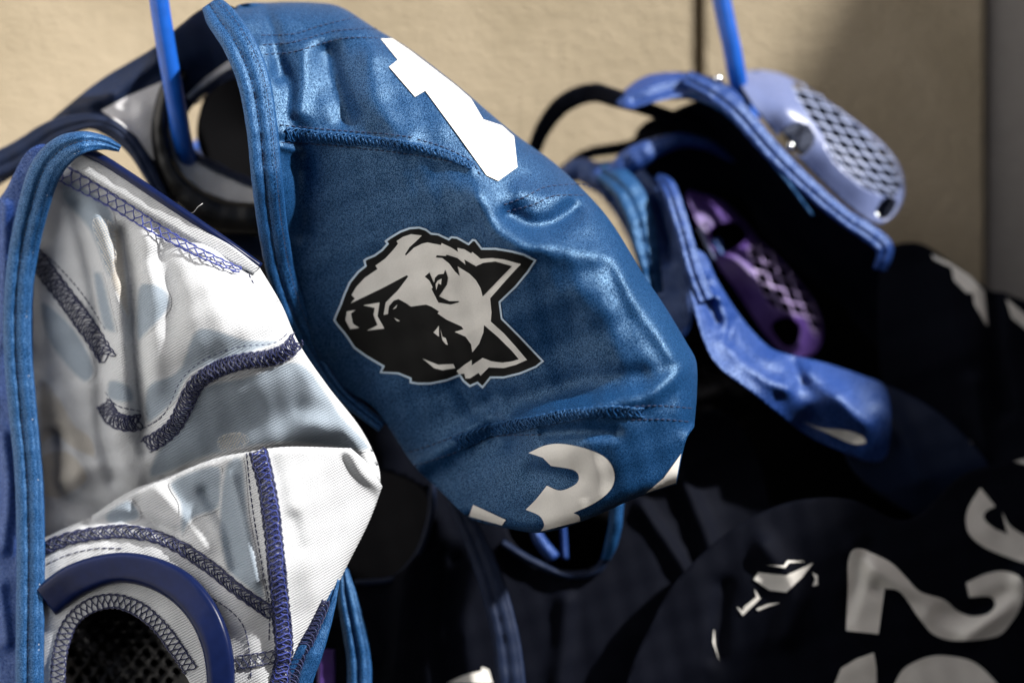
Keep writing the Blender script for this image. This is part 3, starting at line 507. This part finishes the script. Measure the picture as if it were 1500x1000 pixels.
g1 = Sheet([(1086, 128), (1093, 104), (1136, 106), (1170, 121), (1210, 148), (1250, 176), (1290, 208), (1316, 240), (1325, 272), (1320, 300), (1303, 322), (1282, 328), (1240, 300), (1190, 252), (1130, 190)],
    [(1086, 128, 80), (1093, 104, 92), (1170, 121, 94), (1250, 176, 94), (1316, 240, 92), (1303, 322, 80), (1240, 300, 74), (1190, 252, 72), (1130, 190, 74), (1150, 160, 72), (1215, 215, 70), (1270, 260, 73), (1190, 160, 80), (1250, 205, 80)],
    rims=[([(1093, 104), (1136, 106), (1170, 121), (1210, 148), (1250, 176), (1290, 208), (1316, 240), (1325, 272)], 26, 10)],
    holes=[[(1140, 203), (1151, 187), (1170, 181), (1187, 189), (1192, 206), (1184, 220), (1171, 229)], [(1283, 312), (1290, 296), (1303, 288), (1312, 298), (1306, 312), (1294, 321)]]+[G1R], step=4, wob=.0)
gg = g1.build('ear_guard', M_pll, cap4, th=2.2)
grille('grille', g1, G1R, (.55, .83), (.97, .22), 20, mat('pale_blue_plastic', (.27, .32, .49), .38, 0, .08, 300, .5, var=.06), gg, .00058)
for x, y, d in ((1158, 214, 74), (1282, 316, 80), (1052, 116, 72)):
    V = []; F = []
    for i in range(7):
        a = i/6*math.pi/2
        for k in range(12): b = k/12*2*math.pi; V.append(P(x+7*math.cos(a)*math.cos(b), y+7*math.cos(a)*math.sin(b), d-2*math.sin(a)))
    for i in range(6):
        for k in range(12): F.append((i*12+k, i*12+(k+1) % 12, (i+1)*12+(k+1) % 12, (i+1)*12+k))
    finish('rivet', V, F, M_met, cap4)
dk = Sheet([(1100, 130), (1180, 135), (1260, 190), (1312, 250), (1312, 305), (1280, 318), (1190, 245)], [(1100, 130, 100), (1260, 190, 104), (1312, 250, 102), (1190, 245, 92), (1280, 318, 92)], step=8, wob=0)
dk.build('ear_backing', M_dkb, cap4, th=1.5)
band('binding', [(1005, 114, 76, 22), (1050, 138, 70, 28), (1085, 168, 66, 30), (1128, 218, 64, 28), (1178, 268, 64, 26), (1233, 315, 66, 24), (1273, 342, 68, 26), (1296, 364, 70, 26), (1288, 396, 74, 18)], M_royal, cap4, h=4, wob=.55, step=3., prof='bind', tilt=-2)
band('binding', [(975, 140, 80, 12), (1020, 142, 76, 12), (1060, 160, 72, 12), (1100, 200, 72, 8), (1150, 262, 74, 5), (1190, 315, 78, 4)], M_bind, cap4, h=2.4, wob=.55, step=3.)
f1 = Sheet([(903, 152), (915, 132), (945, 112), (985, 106), (1025, 108), (1062, 122), (1090, 150), (1060, 160), (1010, 142), (960, 150), (925, 160)], [(905, 150, 74), (945, 112, 88), (1025, 108, 86), (1090, 150, 74), (1010, 142, 72), (950, 140, 70)], folds=[([(930, 150), (990, 128), (1060, 135)], 7, -4), ([(915, 140), (960, 125), (1010, 120)], 8, 3)], step=5)
f1.build('fabric_fold', M_royal, cap4, th=2)
band('strap', [(778, 232, 104, 20), (796, 188, 98, 24), (826, 152, 92, 28), (868, 136, 86, 28), (908, 146, 78, 26), (950, 160, 80, 20), (1000, 178, 90, 22), (1050, 190, 98, 20)], M_navy, cap4, h=2.5, prof='flat')
band('strap', [(820, 252, 112, 12), (860, 226, 108, 16), (920, 215, 104, 18), (960, 198, 102, 16), (1010, 196, 102, 16)], M_navy, cap4, h=2.5, prof='flat')

# ------------------------------------------------------------------ middle right cap with the purple guard
cap5 = thing('water_polo_cap', 'blue cap with deep purple mesh ear guard, right of the wolf cap', 'cap', P(1100, 720, 60), 'water polo caps')
g2 = Sheet([(1006, 282), (1030, 284), (1060, 296), (1088, 322), (1112, 352), (1150, 388), (1188, 436), (1205, 478), (1198, 512), (1168, 524), (1130, 502), (1090, 444), (1058, 398), (1034, 358), (1016, 316)],
    [(1006, 282, 92), (1060, 296, 104), (1112, 352, 106), (1188, 436, 108), (1200, 500, 104), (1130, 502, 90), (1090, 444, 88), (1034, 358, 88), (1080, 380, 86), (1130, 420, 88), (1150, 460, 89)],
    rims=[([(1030, 284), (1060, 296), (1088, 322), (1112, 352), (1150, 388), (1188, 436), (1205, 478)], 24, 9)],
    holes=[[(1040, 338), (1056, 327), (1080, 326), (1094, 340), (1090, 354), (1072, 366), (1052, 374), (1046, 356)], [(1130, 480), (1142, 467), (1160, 466), (1172, 482), (1166, 504), (1148, 506)]]+[G2R], step=4, wob=0)
gg = g2.build('ear_guard', M_plp, cap5, th=2.2)
grille('grille', g2, G2R, (.35, .94), (.97, .25), 19, mat('purple_plastic_glare', (.34, .26, .50), .38, 0, .08, 300, .5, var=.06), gg, .00056)  # bars in the guard's own plastic, paler to carry the glare
band('clip', [(1024, 334, 80, 6), (1034, 356, 79, 6), (1047, 380, 79, 6)], M_pll, cap5, h=2)
band('ear_backing', [(1046, 352, 92, 18), (1058, 376, 92, 14)], M_royal, cap5, h=5)
band('binding', [(962, 258, 78, 10), (978, 272, 66, 22), (992, 310, 58, 24), (1004, 350, 54, 24), (1018, 400, 50, 26), (1034, 440, 48, 26)], M_royal, cap5, h=4, wob=.55, step=3., prof='bind', tilt=-2)
f2 = Sheet([(1004, 368), (1032, 372), (1052, 412), (1087, 466), (1124, 506), (1152, 518), (1207, 531), (1264, 550), (1296, 566), (1306, 610), (1298, 668), (1274, 676), (1250, 668), (1180, 636), (1100, 574), (1046, 530), (1018, 460)],
    [(1015, 380, 54), (1035, 385, 60), (1040, 470, 44), (1110, 510, 58), (1090, 530, 42), (1150, 560, 40), (1200, 540, 58), (1220, 590, 42), (1262, 555, 62), (1270, 620, 48), (1180, 620, 54), (1330, 600, 68), (1300, 690, 64), (1400, 650, 74), (1440, 700, 80), (1410, 760, 84)],
    folds=[([(1050, 440), (1090, 500), (1130, 530)], 14, 5), ([(1190, 545), (1230, 580), (1268, 620)], 16, 4), ([(1130, 545), (1190, 575), (1240, 625)], 14, -1.2), ([(1030, 420), (1050, 470)], 9, -4), ([(1040, 430), (1062, 440)], 7, 4), ([(1060, 500), (1100, 540), (1150, 570)], 11, 3.5), ([(1160, 530), (1175, 560)], 9, -3), ([(1075, 470), (1068, 500)], 8, -3), ([(1020, 400), (1035, 402)], 6, 3), ([(1290, 590), (1330, 650), (1350, 700)], 16, 4)], step=4, wob=1.)
f2.build('shell', M_royal, cap5, th=1.4)
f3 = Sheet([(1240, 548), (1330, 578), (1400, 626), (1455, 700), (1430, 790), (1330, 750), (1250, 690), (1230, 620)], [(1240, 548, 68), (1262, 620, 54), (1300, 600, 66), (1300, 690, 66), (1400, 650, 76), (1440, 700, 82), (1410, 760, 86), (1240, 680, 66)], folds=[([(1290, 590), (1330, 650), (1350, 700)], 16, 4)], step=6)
f3.build('shaded_shell_panel', M_dkb, cap5, th=1.4)  # same drape continued; the shade past its lit part is put into darker cloth
f2.prt('number_print', [(1176, 617), (1200, 626), (1240, 630), (1262, 638), (1268, 648), (1250, 650), (1225, 640)], M_pw, cap5, off=.7, smooth=True)
band('strap', [(866, 246, 92, 20), (896, 258, 80, 38), (922, 284, 70, 42), (938, 322, 64, 42), (948, 370, 60, 36), (960, 430, 60, 24)], M_bind, cap5, h=4, wob=.55, step=3., prof='bind', tilt=-3)
band('strap', [(822, 262, 100, 24), (850, 248, 92, 34), (880, 262, 86, 30), (896, 292, 86, 20)], M_royal, cap5, h=4, wob=.55, step=3.)
band('strap', [(893, 256, 84, 22), (925, 236, 82, 38), (960, 216, 82, 30), (1000, 206, 88, 22), (1040, 214, 98, 16), (1080, 240, 112, 6)], M_royal, cap5, h=4, wob=.55, step=3.)
f4 = Sheet([(836, 256), (866, 240), (912, 236), (952, 258), (984, 312), (1004, 390), (1012, 470), (985, 500), (950, 440), (920, 350), (884, 292)], [(836, 256, 108), (912, 236, 104), (952, 258, 96), (990, 340, 88), (1008, 450, 84), (950, 440, 96), (900, 310, 106), (930, 290, 92)], folds=[([(880, 256), (930, 290), (960, 360)], 9, 4), ([(915, 250), (955, 300), (980, 380)], 9, -4), ([(900, 285), (940, 360), (960, 420)], 8, -3)], step=5, wob=1.)
f4.build('fabric_fold', M_royal, cap5, th=1.4)
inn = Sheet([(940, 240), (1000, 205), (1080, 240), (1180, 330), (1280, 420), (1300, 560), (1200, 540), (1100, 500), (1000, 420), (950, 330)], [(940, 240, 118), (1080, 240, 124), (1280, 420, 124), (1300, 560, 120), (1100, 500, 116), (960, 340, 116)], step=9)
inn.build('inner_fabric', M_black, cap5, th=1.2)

# ------------------------------------------------------------------ number caps at lower right
cap6 = thing('water_polo_cap', 'shade-darkened navy cap at bottom right printed with large pale number', 'cap', P(1330, 1050, 50), 'water polo caps')
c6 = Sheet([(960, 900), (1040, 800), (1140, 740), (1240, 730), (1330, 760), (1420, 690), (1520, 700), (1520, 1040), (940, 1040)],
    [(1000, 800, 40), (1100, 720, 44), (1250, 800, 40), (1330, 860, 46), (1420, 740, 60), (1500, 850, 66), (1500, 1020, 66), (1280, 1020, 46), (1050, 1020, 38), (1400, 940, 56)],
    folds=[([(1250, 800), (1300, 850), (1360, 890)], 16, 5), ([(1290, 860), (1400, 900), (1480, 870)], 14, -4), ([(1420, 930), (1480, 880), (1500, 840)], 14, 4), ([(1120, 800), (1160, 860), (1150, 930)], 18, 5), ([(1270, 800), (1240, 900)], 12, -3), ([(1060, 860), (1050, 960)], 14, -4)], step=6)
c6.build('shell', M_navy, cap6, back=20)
N2 = [(1248, 806), (1261, 803), (1274, 808), (1306, 824), (1328, 846), (1348, 866), (1383, 878), (1402, 894), (1424, 902), (1447, 898), (1458, 885), (1450, 873), (1420, 874, 'c'), (1415, 853, 'c'), (1444, 840), (1469, 836), (1492, 843), (1501, 859), (1496, 885), (1482, 910), (1460, 931), (1405, 938), (1370, 930), (1348, 907), (1319, 867), (1296, 861, 'c'), (1287, 928, 'c'), (1239, 923, 'c'), (1242, 859), (1242, 824)]
c6.prt('number_print', N2, M_pw, cap6, off=.7, smooth=True)
c6.prt('number_print', [(1436, 714, 'c'), (1418, 744), (1415, 766), (1423, 786), (1450, 805), (1515, 826), (1515, 796), (1480, 770), (1468, 750, 'c'), (1476, 782, 'c'), (1456, 773), (1442, 760), (1444, 749), (1458, 741, 'c')], M_pw, cap6, off=.7, smooth=True)
c6.prt('number_print', [(1218, 1020), (1223, 1000), (1232, 978), (1255, 964), (1280, 955), (1284, 978), (1284, 1020)], M_pw, cap6, off=.7)
c6.prt('number_print', [(1305, 1020), (1311, 1000), (1325, 978), (1357, 962), (1389, 960), (1428, 970), (1460, 1000), (1470, 1020)], M_pw, cap6, off=.7, smooth=True)
e6 = c6.prt('emblem', [(1104, 848), (1111, 838), (1130, 840), (1152, 842), (1191, 824), (1175, 845), (1152, 867), (1127, 864)], M_pw, cap6, off=.7)
for q in ([(1079, 888), (1088, 901), (1114, 876), (1105, 862), (1108, 874), (1090, 888), (1088, 894)], [(1108, 891), (1125, 884), (1143, 882), (1125, 888), (1110, 894)], [(1122, 827), (1148, 828), (1154, 820), (1180, 822), (1156, 824), (1150, 831)], [(1190, 838), (1198, 842), (1198, 856), (1190, 858), (1194, 848)], [(1046, 920), (1044, 940), (1054, 968), (1048, 945)]):
    c6.prt('emblem_line', q, M_pw, e6, off=.7)
cap7 = thing('water_polo_cap', 'shade-darkened cap at far right edge with blurred pale number fragment', 'cap', P(1430, 720, 110), 'water polo caps')
c7 = Sheet([(1290, 380), (1340, 355), (1395, 385), (1450, 425), (1475, 430), (1530, 470), (1530, 760), (1400, 740), (1300, 600)], [(1290, 380, 92), (1400, 390, 88), (1530, 480, 96), (1500, 700, 84), (1320, 600, 96), (1430, 500, 80)], folds=[([(1455, 430), (1458, 520), (1470, 600)], 12, -6), ([(1430, 560), (1440, 660)], 14, 4)], step=7)
c7.build('shell', M_navy, cap7, back=16)
for q in ([(1364, 372), (1394, 386), (1421, 404), (1442, 426), (1447, 478), (1443, 473), (1427, 445), (1425, 429), (1416, 429), (1397, 410), (1394, 392), (1368, 380)], [(1474, 438), (1515, 470), (1515, 492), (1482, 465)], [(1422, 646), (1434, 670), (1435, 697), (1410, 658)], [(1476, 680), (1500, 672), (1515, 680), (1515, 696), (1490, 694)]):
    c7.prt('number_print', q, M_pw, cap7, off=.8)
